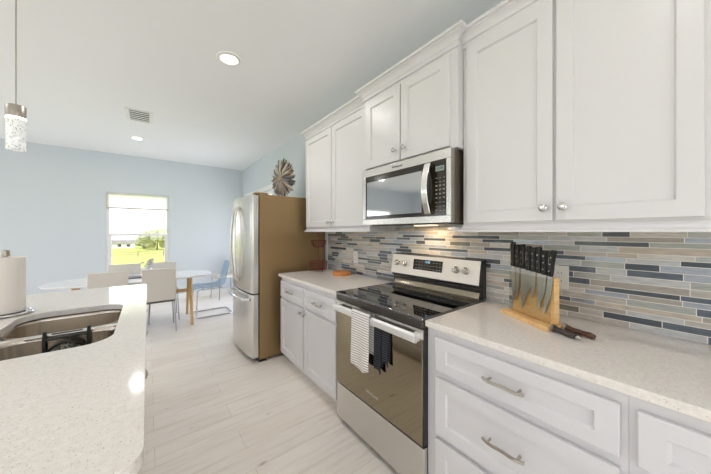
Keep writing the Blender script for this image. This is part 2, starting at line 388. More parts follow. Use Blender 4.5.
def crown(m, c, rx, rz, n=60, seed=1):
    r_ = random.Random(seed)
    for k in range(n):
        u = r_.uniform(-1,1); a = r_.uniform(0,2*PI); q = r_.uniform(.35,1)**.5; s_ = math.sqrt(1-u*u)
        p = Vector((c[0]+rx*q*s_*math.cos(a), c[1]+rx*q*s_*math.sin(a), c[2]+rz*q*u)); rad = r_.uniform(.2,.34)*rx
        f0 = len(m.bm.verts); g = bmesh.ops.create_icosphere(m.bm, subdivisions=2, radius=rad, matrix=Matrix.Translation(p))
        for v in g['verts']: v.co += Vector((r_.uniform(-1,1),r_.uniform(-1,1),r_.uniform(-1,1)))*rad*.22
def tree(x, y, h, rx, seed, label):
    t = thing('tree', label, 'tree', (x,y,-4.5), group='trees beyond the lawn')
    m = MB(); m.tube([(x,y,-4.6),(x+.1,y,-4+(h+4)*.4),(x,y+.1,-4+(h+4)*.6)],[.22,.16,.1],8); m.build('trunk',M_BARK,t)
    m = MB(); crown(m,(x,y,(h-4)/2+.3),rx,(h+4)*.45,46,seed); m.build('foliage',M_LEAF,t,smooth=False)
def wpt(u, y):     # x where the sight line through pixel column u meets distance y
    a = (u-355.5)/268.43; dx = a*math.cos(YAW)+math.sin(YAW); dy = -a*math.sin(YAW)+math.cos(YAW); return CAM[0]+dx*(y-CAM[1])/dy
tree(wpt(157,108),108,2.4,4.2,3,'largest bushy tree beyond the lawn at the right half of the window view')
tree(wpt(145,118),118,-.6,2.6,4,'small tree in the middle of the window view')
tree(wpt(172,128),128,1.6,3.6,5,'tree at the right edge of the window view')
hx = wpt(120,130)
t = thing('house','distant white house with grey roof seen through the window','house',(hx,130,-4.5))
MB().box(hx-4.2,127,-4.5,hx+4.2,133,-2.7).build('wall',M_SIDING,t)
MB().prism([(126.5,-2.75),(133.5,-2.75),(130,-1.6)],hx-4.5,hx+4.5,'x').build('roof',M_ROOF,t)
for dx in (-3,-.5,2): MB().box(hx+dx,126.95,-4,hx+dx+1,127.02,-3.1).build('window_pane',M_DARKMET,t)
fx_ = wpt(138,66); t = thing('field_fence','low wire and post fence crossing the lawn outside','fence',(fx_,66,-3.5))
for k in range(9):
    x = fx_-16+4*k; MB().box(x-.09,65.9,-3.55,x+.09,66.1,-2.45).build('post',M_POST,t)
for z in (-3.0,-2.6): MB().box(fx_-16,65.97,z,fx_+16,66.03,z+.07).build('rail',M_POST,t)
# roller shade at the window head
M_SHADE = mat('shade_fabric',(248,248,246),.8); nodes(M_SHADE)[2].inputs['Transmission Weight'].default_value = .0
def _sh():
    m = M_SHADE; n = m.node_tree.nodes; l = m.node_tree.links; b = n['Principled BSDF']; o = n['Material Output']
    tr = n.new('ShaderNodeBsdfTranslucent'); tr.inputs[0].default_value = (.95,.95,.94,1); x = n.new('ShaderNodeMixShader'); x.inputs[0].default_value = .9
    l.new(b.outputs[0],x.inputs[1]); l.new(tr.outputs[0],x.inputs[2]); l.new(x.outputs[0],o.inputs[0])
_sh()
t = thing('roller_shade','white roller shade pulled partly down at the top of the dining window','shade',((WX0+WX1)/2,YB+.012,1.80))
MB().box(WX0+.01,YB+.006,1.785,WX1-.01,YB+.009,2.045).build('fabric',M_SHADE,t)
MB().box(WX0+.01,YB+.0,1.76,WX1-.01,YB+.016,1.786).build('bottom_bar',mat('shade_bar',(210,202,192),.5),t,bevel=.003)

# ------------------------------------------------------------------ backsplash: one welded sheet of strip tiles
def backsplash():
    r_ = random.Random(21); X = -.011; Y0, Y1, Z0, Z1 = -1.5, 1.893, .916, 1.384; g = .0027
    m = MB(); bm = m.bm; rows = []; z = Z0
    hs = [.0265,.0265,.019,.0265,.019,.0265]
    k = 0
    while z < Z1-.012:
        h = hs[(k*5+k//3)%6]; rows.append((z, min(z+h, Z1))); z += h+g; k += 1
    prev = None; tilefaces = []
    weights = [4.2,3.6,2,4.6,3.6,2.6,3.4,2.4,1.2,2]
    for (z0,z1) in rows:
        cuts = [Y0]; y = Y0 + r_.uniform(.03,.2)
        while y < Y1-.05: cuts.append(y); y += r_.choice((.1,.15,.15,.2,.25,.3))*r_.uniform(.85,1.1)
        cuts.append(Y1); lo, hi = [], []
        ys = [Y0]
        for c in cuts[1:-1]: ys += [c-g/2, c+g/2]
        ys.append(Y1)
        lo = [bm.verts.new((X,yy,z0)) for yy in ys]; hi = [bm.verts.new((X,yy,z1)) for yy in ys]; last = None
        for i in range(len(ys)-1):
            f = bm.faces.new((lo[i],lo[i+1],hi[i+1],hi[i]))
            if i % 2 == 0:
                c = r_.choices(range(10),weights)[0]
                while c == last: c = r_.choices(range(10),weights)[0]
                last = c; f.material_index = c; tilefaces.append(f)
            else: f.material_index = 10
        if prev:
            f = bm.faces.new(prev + lo[::-1]); f.material_index = 10
        prev = hi
    res = bmesh.ops.inset_individual(bm, faces=tilefaces, thickness=.0009, depth=.0012)
    big = [f for f in bm.faces if len(f.verts) > 4]; bmesh.ops.triangulate(bm, faces=big)
    o = m.build('backsplash', TILES+[M_GROUT], smooth=False); o['kind'] = 'structure'
    bm = bmesh.new(); bm.from_mesh(o.data); 
    if sum(f.normal.x*f.calc_area() for f in bm.faces) > 0: bmesh.ops.reverse_faces(bm, faces=bm.faces[:])
    bm.to_mesh(o.data); bm.free()
    e = MB(); e.box(-.014,1.893,.914,0,1.907,1.386); e.build('edge_trim',M_TRIM,o)
backsplash()

# ------------------------------------------------------------------ cabinets
def bar_pull(parent, x, y, z, L=.15, m=None, name='drawer_pull'):
    b = MB(); n = 12; pts = []
    for i in range(n+1):
        t = i/n; yy = y-L/2+L*t; bow = .012*math.sin(PI*t)+.004*math.sin(3*PI*t); pts.append((x-.022-bow, yy, z-.004*math.sin(2*PI*t)*0))
    b.tube(pts, .0062, 8)
    for s in (-1,1): b.cyl((x,y+s*L*.36,z),(x-.027,y+s*L*.36,z),.005,.005,8)
    return b.build(name, m or M_NICKEL, parent)
def knob(parent, x, y, z, m=None):
    b = MB(); b.lathe([(.007,0),(.006,-.012),(.010,-.016),(.0155,-.021),(.0165,-.026),(.013,-.030),(.008,-.0315),(.0075,-.0295),(.0,-.029)],(x,y,z),20,'x'); return b.build('knob', m or mat('knob_silver',(206,205,203),.2,1), parent)
BX = -.61        # base face frame plane
def base_box(t, y0, y1, front=BX, top=.884):
    MB().prism([(-.004,0),(front+.075,0),(front+.075,.10),(front,.10),(front,top),(-.004,top)],y0,y1,'y').build('body',M_CAB,t,bevel=.0015)
# left base cabinet: two drawers over two doors
t = thing('base_cabinet','white base cabinet between refrigerator and range, two drawers over two doors','cabinet',(-.3,1.3,0))
base_box(t,.766,1.835)
for y0,y1 in ((.79,1.292),(1.312,1.812)):
    d = MB().shaker(BX-.02,y0,y1,.69,.846,.05,.007,rail=.042).build('drawer',M_CAB,t); bar_pull(d,BX-.02,(y0+y1)/2,.768)
for y0,y1,ky in ((.79,1.292,1.262),(1.312,1.812,1.342)):
    d = MB().shaker(BX-.02,y0,y1,.125,.665,.057,.009).build('door',M_CAB,t); knob(d,BX-.02,ky,.63)
# right of the range: three drawer stack, then the next unit
t = thing('base_cabinet','white three-drawer base cabinet right of the range','cabinet',(-.3,-.35,0))
base_box(t,-.7039,-.004)
for z0,z1,p in ((.694,.847,.768),(.397,.66,.528),(.115,.372,.245)):
    d = MB().shaker(BX-.022,-.687,-.06,z0,z1,.055,.008,rail=.045 if z0>.6 else .055).build('drawer',M_CAB,t); bar_pull(d,BX-.022,-.374,p)
t = thing('base_cabinet','white base cabinet at the right edge of the photo, top drawer corner showing','cabinet',(-.3,-1.1,0))
base_box(t,-1.5,-.7041)
d = MB().shaker(BX-.022,-1.48,-.723,.694,.847,.055,.008,rail=.045).build('drawer',M_CAB,t); bar_pull(d,BX-.022,-1.1,.768)
for y0,y1,ky in ((-1.48,-1.11,-1.14),(-1.09,-.723,-1.06)):
    d = MB().shaker(BX-.022,y0,y1,.115,.66,.057,.009).build('door',M_CAB,t); knob(d,BX-.022,ky,.62)
# countertops on the wall run
tag(MB().box(-.635,.762,.885,-.001,1.858,.915).build('countertop',M_QUARTZ,bevel=.003),'speckled quartz countertop between refrigerator and range','countertop')
tag(MB().box(-.635,-1.5,.885,-.001,-.005,.915).build('countertop',M_QUARTZ,bevel=.003),'speckled quartz countertop right of the range, under the knife block','countertop')

CROWN = [(0,2.362),(.012,2.362),(.012,2.377),(.007,2.380),(.007,2.388),(.014,2.392),(.018,2.402),(.030,2.418),(.042,2.424),(.042,2.431),(.054,2.434),(.054,2.450),(0,2.450)]
RAIL = [(0,1.384),(.003,1.384),(.005,1.368),(.014,1.358),(.022,1.354),(.022,1.345),(0,1.345)]
def upper(label, y0, y1, z0, front, doors, knobs, path, rail=None):
    t = thing('upper_cabinet',label,'cabinet',(-.15,(y0+y1)/2,z0))
    MB().box(front,y0,z0,-.001,y1,2.44).build('body',M_CAB,t,bevel=.001)
    for (a,b,c,e),(ky,kz) in zip(doors,knobs):
        d = MB().shaker(front-.02,a,b,c,e,.057,.009).build('door',M_CAB,t); knob(d,front-.02,ky,kz)
    b = MB(); b.molding(path(front),CROWN); b.build('crown_molding',M_CAB,t)
    if rail is not False:
        b = MB(); b.molding((rail or path)(front),RAIL); b.build('light_rail',M_CAB,t)
    return t
U = -.305
upper('white two-door upper cabinet beside the refrigerator',.792,1.862,1.384,U,[(1.331,1.842,1.395,2.35),(.815,1.322,1.395,2.35)],[(1.368,1.437),(1.285,1.437)],lambda f:[(-.002,1.862),(f,1.862),(f,.792)],lambda f:[(-.002,1.862),(f,1.862),(f,.792),(-.002,.792)])
upper('short white two-door upper cabinet above the microwave',-.012,.788,1.812,-.3605,[(.399,.755,1.824,2.335),(.03,.390,1.824,2.335)],[(.437,1.895),(.352,1.895)],lambda f:[(f+.0006,.788),(f,.788),(f,-.012),(f+.0006,-.012)],rail=False)
upper('tall white two-door upper cabinet above the knife block counter',-.858,-.014,1.384,U,[(-.437,-.041,1.394,2.358),(-.838,-.450,1.394,2.358)],[(-.408,1.45),(-.479,1.45)],lambda f:[(f,-.014),(f,-.858)],lambda f:[(-.002,-.014),(f,-.014),(f,-.858)])
upper('white upper cabinet cut off by the right edge of the photo',-1.5,-.86,1.384,U,[(-1.175,-.885,1.394,2.358),(-1.48,-1.185,1.394,2.358)],[(-1.146,1.45),(-1.214,1.45)],lambda f:[(f,-.86),(f,-1.5)])

# ------------------------------------------------------------------ range
RY0, RY1 = -.002, .759
t = thing('electric_range','stainless electric range with black glass cooktop and dark oven door','range',(-.33,.381,0))
MB().box(-.603,RY0,.03,-.02,RY1,.905).build('body',M_DARKMET,t)
for y in (.05,.71): MB().cyl((-.58,y,0),(-.58,y,.03),.018,.018,10).build('foot',M_DARK,t)
b = MB(); b.box(-.650,RY0,.906,-.078,RY1,.924); c = b.build('cooktop',M_GLASSBLK,t,bevel=.004)
def ring(cx,cy_,r,wd=.0022):
    b = MB(); n0 = 48
    A = [b.bm.verts.new((cx+(r-wd)*math.cos(2*PI*i/n0),cy_+(r-wd)*math.sin(2*PI*i/n0),.9245)) for i in range(n0)]
    B = [b.bm.verts.new((cx+r*math.cos(2*PI*i/n0),cy_+r*math.sin(2*PI*i/n0),.9245)) for i in range(n0)]
    for i in range(n0): b.bm.faces.new((A[i],B[i],B[(i+1)%n0],A[(i+1)%n0]))
    return b.build('burner_ring',M_RING,c)
for cx,cy_,rs in ((-.48,.20,(.115,.075)),(-.48,.57,(.098,)),(-.22,.20,(.075,)),(-.22,.57,(.105,.07)),(-.19,.385,(.05,))):
    for r in rs: ring(cx,cy_,r)
b = MB(); b.box(-.646,RY0,.872,-.605,RY1,.905); b.build('vent_trim',mat('vent_trim',(96,92,86),.3,.8),t,bevel=.003)
d = MB().box(-.642,RY0,.292,-.605,RY1,.866).build('oven_door',M_DARKMET,t,bevel=.003)
MB().box(-.6445,RY0,.818,-.642,RY1,.866).build('top_strip',M_STEEL,d)
MB().box(-.647,RY0+.004,.298,-.643,RY1-.004,.817).build('oven_glass',M_OVENGLASS,d,bevel=.002)
b = MB()
for k in range(22):
    y = .12+k*.024; b.box(-.639,y,.8662,-.618,y+.015,.8675)
b.build('vent_slots',M_DARK,d)
b = MB(); hp = []
b.prism([(-.668,.800),(-.684,.806),(-.689,.822),(-.686,.842),(-.673,.850),(-.663,.846),(-.661,.806)],RY0+.022,RY1-.022,'y')
for y in (RY0+.022,RY1-.052): b.box(-.667,y,.806,-.642,y+.030,.846)
b.build('oven_handle',mat('handle_steel',(244,243,240),.35,.6),d,bevel=.003)
text('badge','Whirlpool',.026,mat('badge_silver',(206,204,200),.3,.6),d,(-.6475,.375,.375),(PI/2,0,-PI/2))
MB().box(-.638,RY0,.045,-.605,RY1,.280).build('storage_drawer',M_STEEL,t,bevel=.004)
MB().box(-.610,RY0,.280,-.604,RY1,.292).build('gap_strip',M_DARK,t)
# backguard
g = MB().prism([(-.012,.922),(-.062,.922),(-.066,1.002),(-.0965,1.011),(-.070,1.166),(-.012,1.170)],RY0+.004,RY1,'y').build('backguard',M_DARKMET,t,bevel=.003)
def bgx(z): return -.094+(z-1.03)*(.024/.136)
MB().prism([(bgx(1.014)-.004,1.014),(bgx(1.014),1.014),(bgx(1.163),1.163),(bgx(1.163)-.004,1.163)],RY0+.008,RY1-.004,'y').build('control_face',mat('satin_face',(226,218,206),.36,.75),g)
MB().prism([(-.078,.926),(-.074,.940),(-.064,.962),(-.063,.975),(-.067,.986),(-.061,.986),(-.061,.926)],RY0+.02,RY1-.016,'y').build('curved_trim',mat('polished_trim',(150,140,122),.12,1),g)
dp = MB().prism([(bgx(1.062)-.006,1.062),(bgx(1.062),1.062),(bgx(1.138),1.138),(bgx(1.138)-.006,1.138)],.272,.528,'y').build('display',M_PANELBLK,g)
def onface(z, o): return bgx(z)-o
b = MB()
for r in range(3):
    for k in range(9):
        y = .284+k*.026
        if r == 2 and 3 <= k <= 5: continue
        z = 1.072+r*.023; b.box(onface(z,.0072),y,z,onface(z,.0062),y+.014,z+.005)
b.build('key_print',M_KEY,dp)
text('clock_digits','12:00',.022,M_LCD,dp,(onface(1.122,.0068),.40,1.122),(PI/2,0,-PI/2))
for y in (.698,.618,.166,.097):
    z = 1.095; k = MB(); k.lathe([(.024,0),(.024,-.006),(.019,-.009),(.018,-.026),(.016,-.029),(0,-.029)],(bgx(z)-.004,y,z),24,'x'); k.box(bgx(z)-.036,y-.004,z-.016,bgx(z)-.03,y+.004,z+.016); k.build('control_knob',M_STEEL,g,bevel=.001)

# ------------------------------------------------------------------ microwave
MY0, MY1, MZ0, MZ1, MX = .002, .758, 1.397, 1.806, -.405
t = thing('microwave','stainless over-the-range microwave with curved handle under the short cabinet','microwave',(-.2,.381,MZ0))
MB().box(MX+.042,MY0,MZ0+.004,-.004,MY1,MZ1).build('body',mat('microwave_case',(120,108,94),.35,.7),t,bevel=.002)
b = MB()
b.box(MX,.0+MY0,1.752,MX+.04,MY1,MZ1); b.box(MX,MY0,MZ0,MX+.04,MY1,1.437); b.box(MX,MY0,1.437,MX+.04,.030,1.752); b.box(MX,.722,1.437,MX+.04,MY1,1.752)
f = b.build('front_frame',M_STEEL,t,bevel=.002)
MB().box(MX+.004,.142,1.437,MX+.038,.722,1.752).build('door_glass',M_PANELBLK,f)
MB().box(MX+.0025,.20,1.462,MX+.0045,.708,1.712).build('window_screen',M_MWGLASS,f)
p = MB().box(MX+.003,.030,1.437,MX+.038,.138,1.752).build('control_panel',M_PANELBLK,f)
MB().box(MX+.0015,.044,1.69,MX+.0035,.100,1.718).build('display',mat('lcd_grey',(150,164,160),.3),p)
text('clock_digits','12:00',.02,M_DARK,p,(MX+.001,.072,1.704),(PI/2,0,-PI/2))
b = MB()
for r in range(9):
    for k in range(3):
        y = .040+k*.024; z = 1.465+r*.023; b.box(MX+.002,y,z,MX+.0035,y+.013,z+(.009 if 2<r<7 else .004))
b.build('key_print',M_KEY,p)
pts = []
for i in range(15):
    s_ = i/14; z = 1.448+.295*s_; pts.append((MX-.016-.036*math.sin(PI*s_), .178+.014*math.sin(PI*s_), z))
b = MB(); b.prism([(p[0]-.006,p[2]) for p in pts]+[(p[0]+.006,p[2]) for p in pts[::-1]],.120,.162,'y')
b.box(MX-.02,.128,1.446,MX+.004,.154,1.468); b.box(MX-.02,.128,1.722,MX+.004,.154,1.744); b.build('door_handle',mat('bright_steel',(236,234,230),.22,1),f,bevel=.004)
text('badge','Whirlpool',.022,mat('badge_grey',(110,108,106),.4,.5),f,(MX-.0006,.40,1.778),(PI/2,0,-PI/2))
b = MB(); b.box(MX+.06,MY0+.05,MZ0-.004,-.06,MY1-.05,MZ0+.005); v = b.build('underside_grille',M_DARKMET,t)
lm = MB().box(-.16,.30,MZ0-.008,-.10,.46,MZ0-.003).build('cooktop_lamp',M_WARM,t)
ld = bpy.data.lights.new('cooktop_bulb','AREA'); ld.shape = 'RECTANGLE'; ld.size = .05; ld.size_y = .15; ld.energy = 1.5; ld.color = (1,.74,.45)
lo_ = bpy.data.objects.new('cooktop_bulb',ld); COL.objects.link(lo_); lo_.parent = t; lo_.location = (-.13+.2,.38-.381,-.012)

# ------------------------------------------------------------------ refrigerator
FY0, FY1 = 1.955, 2.765; FT = 1.735
t = thing('refrigerator','stainless french-door refrigerator with bottom freezer drawer','refrigerator',(-.42,2.36,0))
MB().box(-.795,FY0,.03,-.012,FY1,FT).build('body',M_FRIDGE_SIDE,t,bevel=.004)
MB().box(-.80,FY0+.01,.0,-.72,FY1-.01,.05).build('kick_grille',M_DARK,t)
def bowed(y0, y1, z0, z1, mid=2.36, half=.405):
    n = 14; pts = [(-.805,y0)]
    for i in range(n+1):
        y = y0+(y1-y0)*i/n; x = -.866-.036*(1-((y-mid)/half)**2)
        if i in (0,n): 
            e = .010 if abs(y-mid) > half*.9 else .003
            pts.append((x+e, y))
        else: pts.append((x,y))
    pts.append((-.805,y1))
    b = MB(); b.prism(pts,z0,z1,'z'); return b
def fx(y): return -.866-.036*(1-((y-2.36)/.405)**2)
for y0,y1,hy in ((FY0,2.356,2.315),(2.364,FY1,2.405)):
    d = bowed(y0,y1,.715,FT-.012).build('door',M_STEEL,t,bevel=.003)
    pts = []
    for i in range(17):
        s_ = i/16; z = .80+.83*s_; pts.append((fx(hy)-.030-.030*math.sin(PI*s_) if 0 < i < 16 else fx(hy)+.004, hy+(hy-2.36)*.5*math.sin(PI*s_), z))
    MB().tube(pts,.0125,10).build('door_handle',M_STEEL,d)
d = bowed(FY0,FY1,.055,.700).build('freezer_drawer',M_STEEL,t,bevel=.003)
pts = []
for i in range(17):
    s_ = i/16; y = 2.02+.68*s_; pts.append((fx(y)-.05 if 0 < i < 16 else fx(y)+.003, y, .645))
MB().tube(pts,.0165,10).build('freezer_handle',M_CHROME,d)
MB().box(-.800,FY0+.01,.699,-.80+.03,FY1-.01,.716).build('gap_strip',M_DARK,t)
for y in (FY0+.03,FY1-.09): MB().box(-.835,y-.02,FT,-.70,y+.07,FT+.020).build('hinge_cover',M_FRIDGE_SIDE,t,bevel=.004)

# driftwood sunburst standing on the refrigerator
t = thing('sunburst_sculpture','round driftwood sunburst sculpture standing on top of the refrigerator','sculpture',(-.36,2.40,FT+.001),-PI/2+.20)
wood = [mat('drift_'+n,c,.8) for n,c in (('grey',(150,146,140)),('tan',(176,152,124)),('pale',(206,196,182)),('dark',(92,84,78)),('blue_grey',(128,134,142)))]
b = MB(); r_ = random.Random(5)
for k in range(132):
    a = 2*PI*k/132+r_.uniform(-.05,.05); L = r_.uniform(.22,.275)*(1 if k%3 else .8); q0 = .03; y = [-.026,-.008,.010][k%3]+r_.uniform(-.006,.006); zc = .282
    L = min(L, (zc-.02)/max(.01,-math.sin(a))-.004) if math.sin(a) < 0 else L
    b.mi = r_.randrange(5); ca, sa = math.cos(a), math.sin(a); j = r_.uniform(-.1,.1); cj, sj = math.cos(a+j), math.sin(a+j)
    b.tube([(q0*ca,y,zc+q0*sa),(L*.5*ca,y-.008,zc+L*.5*sa),(L*.5*ca+L*.45*cj,y+.004,zc+L*.5*sa+L*.45*sj)],[.005,.014,.007],6)
b.build('sunburst_rays',wood,t,local=True)
b = MB(); b.lathe([(0,-.05),(.03,-.046),(.034,-.03),(.03,.02),(0,.022)],(0,0,.282),16,'y'); b.build('centre_hub',wood[1],t,local=True)
b = MB(); b.box(-.07,-.035,0,.07,.045,.012); b.box(-.008,.022,.012,.008,.034,.275); b.build('stand',wood[3],t,local=True)

# ------------------------------------------------------------------ left counter: wire basket stand, trivet, outlets
bx_, by_ = -.215, 1.758
t = thing('fruit_basket_stand','empty two-tier copper wire basket stand on the counter beside the refrigerator','basket',(bx_,by_,.915))
def basket(z, r0, r1, h, n=24):
    b = MB(); cr = lambda rr, zz: [(bx_+rr*math.cos(2*PI*i/28),by_+rr*math.sin(2*PI*i/28),zz) for i in range(28)]
    b.tube(cr(r1,z+h),.0036,6,True); b.tube(cr(r1*.96,z+h*.62),.0022,6,True); b.tube(cr(r0,z),.003,6,True); b.tube(cr(r0*.45,z),.002,6,True)
    for k in range(n):
        a = 2*PI*k/n; c_, s_ = math.cos(a), math.sin(a)
        b.tube([(bx_+.008*c_,by_+.008*s_,z),(bx_+r0*c_,by_+r0*s_,z),(bx_+(r0*.3+r1*.7)*c_,by_+(r0*.3+r1*.7)*s_,z+h*.4),(bx_+r1*c_,by_+r1*s_,z+h)],.0019,5)
    return b
basket(.935,.08,.098,.085).build('lower_basket',M_COPPER,t); basket(1.18,.05,.085,.07).build('upper_basket',M_COPPER,t)
b = MB(); b.tube([(bx_,by_,.93),(bx_,by_,1.30)],.004,8); b.tube([(bx_,by_+.018*math.sin(a),1.315-.018*math.cos(a)) for a in [2*PI*i/16 for i in range(16)]],.003,6,True); b.build('centre_rod',M_COPPER,t)
for k in range(3):
    a = 2*PI*k/3+.5; MB().tube([(bx_+.085*math.cos(a),by_+.085*math.sin(a),.935),(bx_+.09*math.cos(a),by_+.09*math.sin(a),.9155)],.005,6).build('foot',M_COPPER,t)
b = MB(); b.lathe([(0,.915),(.088,.915),(.095,.920),(.095,.940),(.088,.946),(0,.946)],(-.155,1.40,0),36); tag(b.build('trivet',M_ORANGEW),'round orange-brown wooden trivet on the counter left of the range','trivet')
def outlet(y, z, label):
    t = thing('wall_outlet',label,'outlet',(-.0125,y,z-.057),group='outlets on the tile backsplash')
    MB().box(-.019,y-.037,z-.06,-.0125,y+.037,z+.06).build('cover_plate',M_WHITEP,t,bevel=.002)
    for dz in (-.021,.021):
        s_ = MB().box(-.0205,y-.017,z+dz-.014,-.019,y+.017,z+dz+.014).build('socket',M_WHITEP,t,bevel=.0006)
        b = MB(); b.box(-.0208,y-.008,z+dz-.004,-.0204,y-.006,z+dz+.006); b.box(-.0208,y+.006,z+dz-.004,-.0204,y+.008,z+dz+.006); b.build('slot',M_DARK,s_)
outlet(1.345,1.085,'white wall outlet on the backsplash left of the range'); outlet(-.382,1.112,'white wall outlet on the backsplash behind the knife block')

# ------------------------------------------------------------------ towels on the oven handle
def towel(name, y0, y1, zb_f, zb_b, m, label, seed, tuck=False, wave=.006):
    b = MB(); r_ = random.Random(seed); ny = 26; prof = []
    if not tuck:
        for i in range(9): prof.append((-.6505, zb_b+(.845-zb_b)*i/8))
        for i in range(1,8):
            a = PI*i/8; prof.append((-.67175+.02125*math.cos(a)*1.0, .852+.012*math.sin(a)))
        for i in range(20): prof.append((-.693, .848-(.848-zb_f)*i/19))
    else:
        for i in range(8): prof.append((-.6495,zb_b+(.80-zb_b)*i/7))
        prof += [(-.6505,.815),(-.654,.815)]
        for i in range(18): prof.append((-.6565-.003*min(1,i/6), .80-(.80-zb_f)*i/17))
    g = []
    ph = r_.uniform(0,6)
    for i,(x,z) in enumerate(prof):
        row = []
        for j in range(ny+1):
            u = j/ny; front = (z < .80 and i > 9); k = max(0,min(1,(.80-z)/.25)) if front else 0
            yc = (y0+y1)/2; yy = yc+(y0-yc+(y1-y0)*u)*(1-.05*k)
            row.append(b.bm.verts.new((x-(wave*k*(1+math.sin(ph+u*9)) if front else 0), yy, z-(.010*math.sin(u*5+ph)*k if front else 0))))
        g.append(row)
    for A,B in zip(g,g[1:]):
        for j in range(ny): b.bm.faces.new((A[j],A[j+1],B[j+1],B[j]))
    o = b.build(name,m,angle=180); sm = o.modifiers.new('thick','SOLIDIFY'); sm.thickness = .004; sm.offset = 0
    tag(o,label,'towel','dish towels hanging from the oven handle'); return o
towel('dish_towel',.345,.512,.525,.62,M_TOWW,'white ribbed dish towel folded over the oven handle',2)
towel('dish_towel',.276,.340,.55,.58,M_TOWB,'longer dark ribbed towel hanging beside the white one',3,True,.004)
towel('dish_towel',.218,.270,.61,.63,M_TOWB,'shorter dark ribbed towel hanging farthest right on the oven door',4,True,.004)

# ------------------------------------------------------------------ knife block and knives
KA = math.atan2(-.254,-.139); K0 = Vector((-.2275,-.322,.915)); KR = Matrix.Rotation(KA,4,'Z')
t = thing('knife_block','bamboo magnetic knife block with a clear acrylic front on the right counter','knife block',K0,KA)
MB().box(-.145,-.055,0,.145,.05,.020).build('base',M_BAMBOO,t,bevel=.003,local=True)
MB().box(-.125,.004,.020,.125,.030,.225).build('backboard',M_BAMBOO,t,bevel=.002,local=True)
MB().box(-.125,-.018,.020,.125,-.013,.222).build('acrylic_panel',M_ACRYL,t,bevel=.001,local=True)
M_BLADE = mat('blade_steel',(226,228,230),.3,1); M_HANDLE = mat('black_handle',(20,20,21),.3)
names = ['serrated','carving','chef','santoku','utility','bread','steak','paring']
specs = [(-.112,.19,.026,.122,-.02),(-.082,.17,.026,.112,.02),(-.048,.20,.044,.118,0),(-.012,.12,.036,.115,.03),(.020,.13,.024,.112,.03),(.052,.17,.030,.118,-.02),(.080,.12,.022,.108,.06),(.110,.18,.026,.115,.15)]
ords = ['leftmost','second','third','fourth','fifth','sixth','seventh','rightmost']
for i,(x,L,wd,hl,tilt) in enumerate(specs):
    q = K0 + KR @ Vector((x,-.0045,.232+.018*(1-i/7)))
    k = thing('kitchen_knife','%s of eight black-handled kitchen knives in the bamboo block%s'%(ords[i],' counted from the left' if 0<i<7 else (', standing upright' if i == 0 else ', tilted outward')),'knife',q,KA,'knives in the bamboo block')
    c_, s_ = math.cos(tilt), math.sin(tilt)
    R2 = lambda a, z: (a*c_+z*s_, z*c_-a*s_)
    out = [R2(-.010,.0),R2(.010,.0),R2(wd-.010,-.012),R2(wd-.011,-L*.55),R2(-.004,-L),R2(-.010,-L*.97)]
    b = MB(); b.prism(out,-.0012,.0012,'y'); b.build('blade',M_BLADE,k,local=True)
    hb = []
    for (a,z) in ((-.012,.0),(.012,.0),(.0125,.02),(.011,.05),(.012,.09),(.016,.0+hl),(.010,hl+.006),(-.008,hl+.004),(-.012,hl-.012),(-.010,.06)): hb.append(R2(a,z))
    b = MB(); b.prism(hb,-.0085,.0085,'y'); h = b.build('handle',M_HANDLE,k,bevel=.004,local=True)
    for z in (.025,.055,.085):
        a_, zz = R2(0,z); r = MB(); r.cyl((a_,-.0092,zz),(a_,.0092,zz),.0032,.0032,10); r.build('rivet',M_CHROME,h,local=True)
def lying(x, y, ang, m, name, label, cat, ringed):
    q = K0 + KR @ Vector((x,y,0)); k = thing(name,label,cat,(q.x,q.y,.915),KA+ang)
    b = MB(); L = .70 if ringed else .86; b.tube([(0,0,.016),(.012*L,0,.016),(.03*L,0,.0145),(.07*L,0,.0135),(.105*L,0,.0145),(.125*L,0,.0135)],[.010,.014,.0115,.0115,.0125,.009],12); h = b.build('handle',m,k,local=True)
    b = MB(); b.lathe([(.0155,0),(.017,.004),(.0155,.009),(.011,.010)],(-.004,0,.017),16,'x'); b.build('bolster',M_DKNICK if ringed else M_NICKEL,k,local=True)
    if ringed:
        b = MB(); b.tube([(.096+.009*math.cos(a),.009*math.sin(a),.0135) for a in [2*PI*i/14 for i in range(14)]],.003,6,True); b.build('hanging_ring',M_CHROME,k,local=True)
    else:
        b = MB(); b.cyl((.055,0,.0),(.055,0,.028),.003,.003,8); b.build('rivet',M_NICKEL,k,local=True)
lying(.152,-.028,.16,mat('grey_handle',(58,50,46),.35),'honing_steel','dark grey honing steel handle with hanging ring, lying in front of the knife block','honing steel',True)
lying(.152,.030,.20,mat('brown_handle',(84,52,34),.3),'carving_fork','brown wooden handle of a carving tool lying beside the honing steel','carving tool',False)

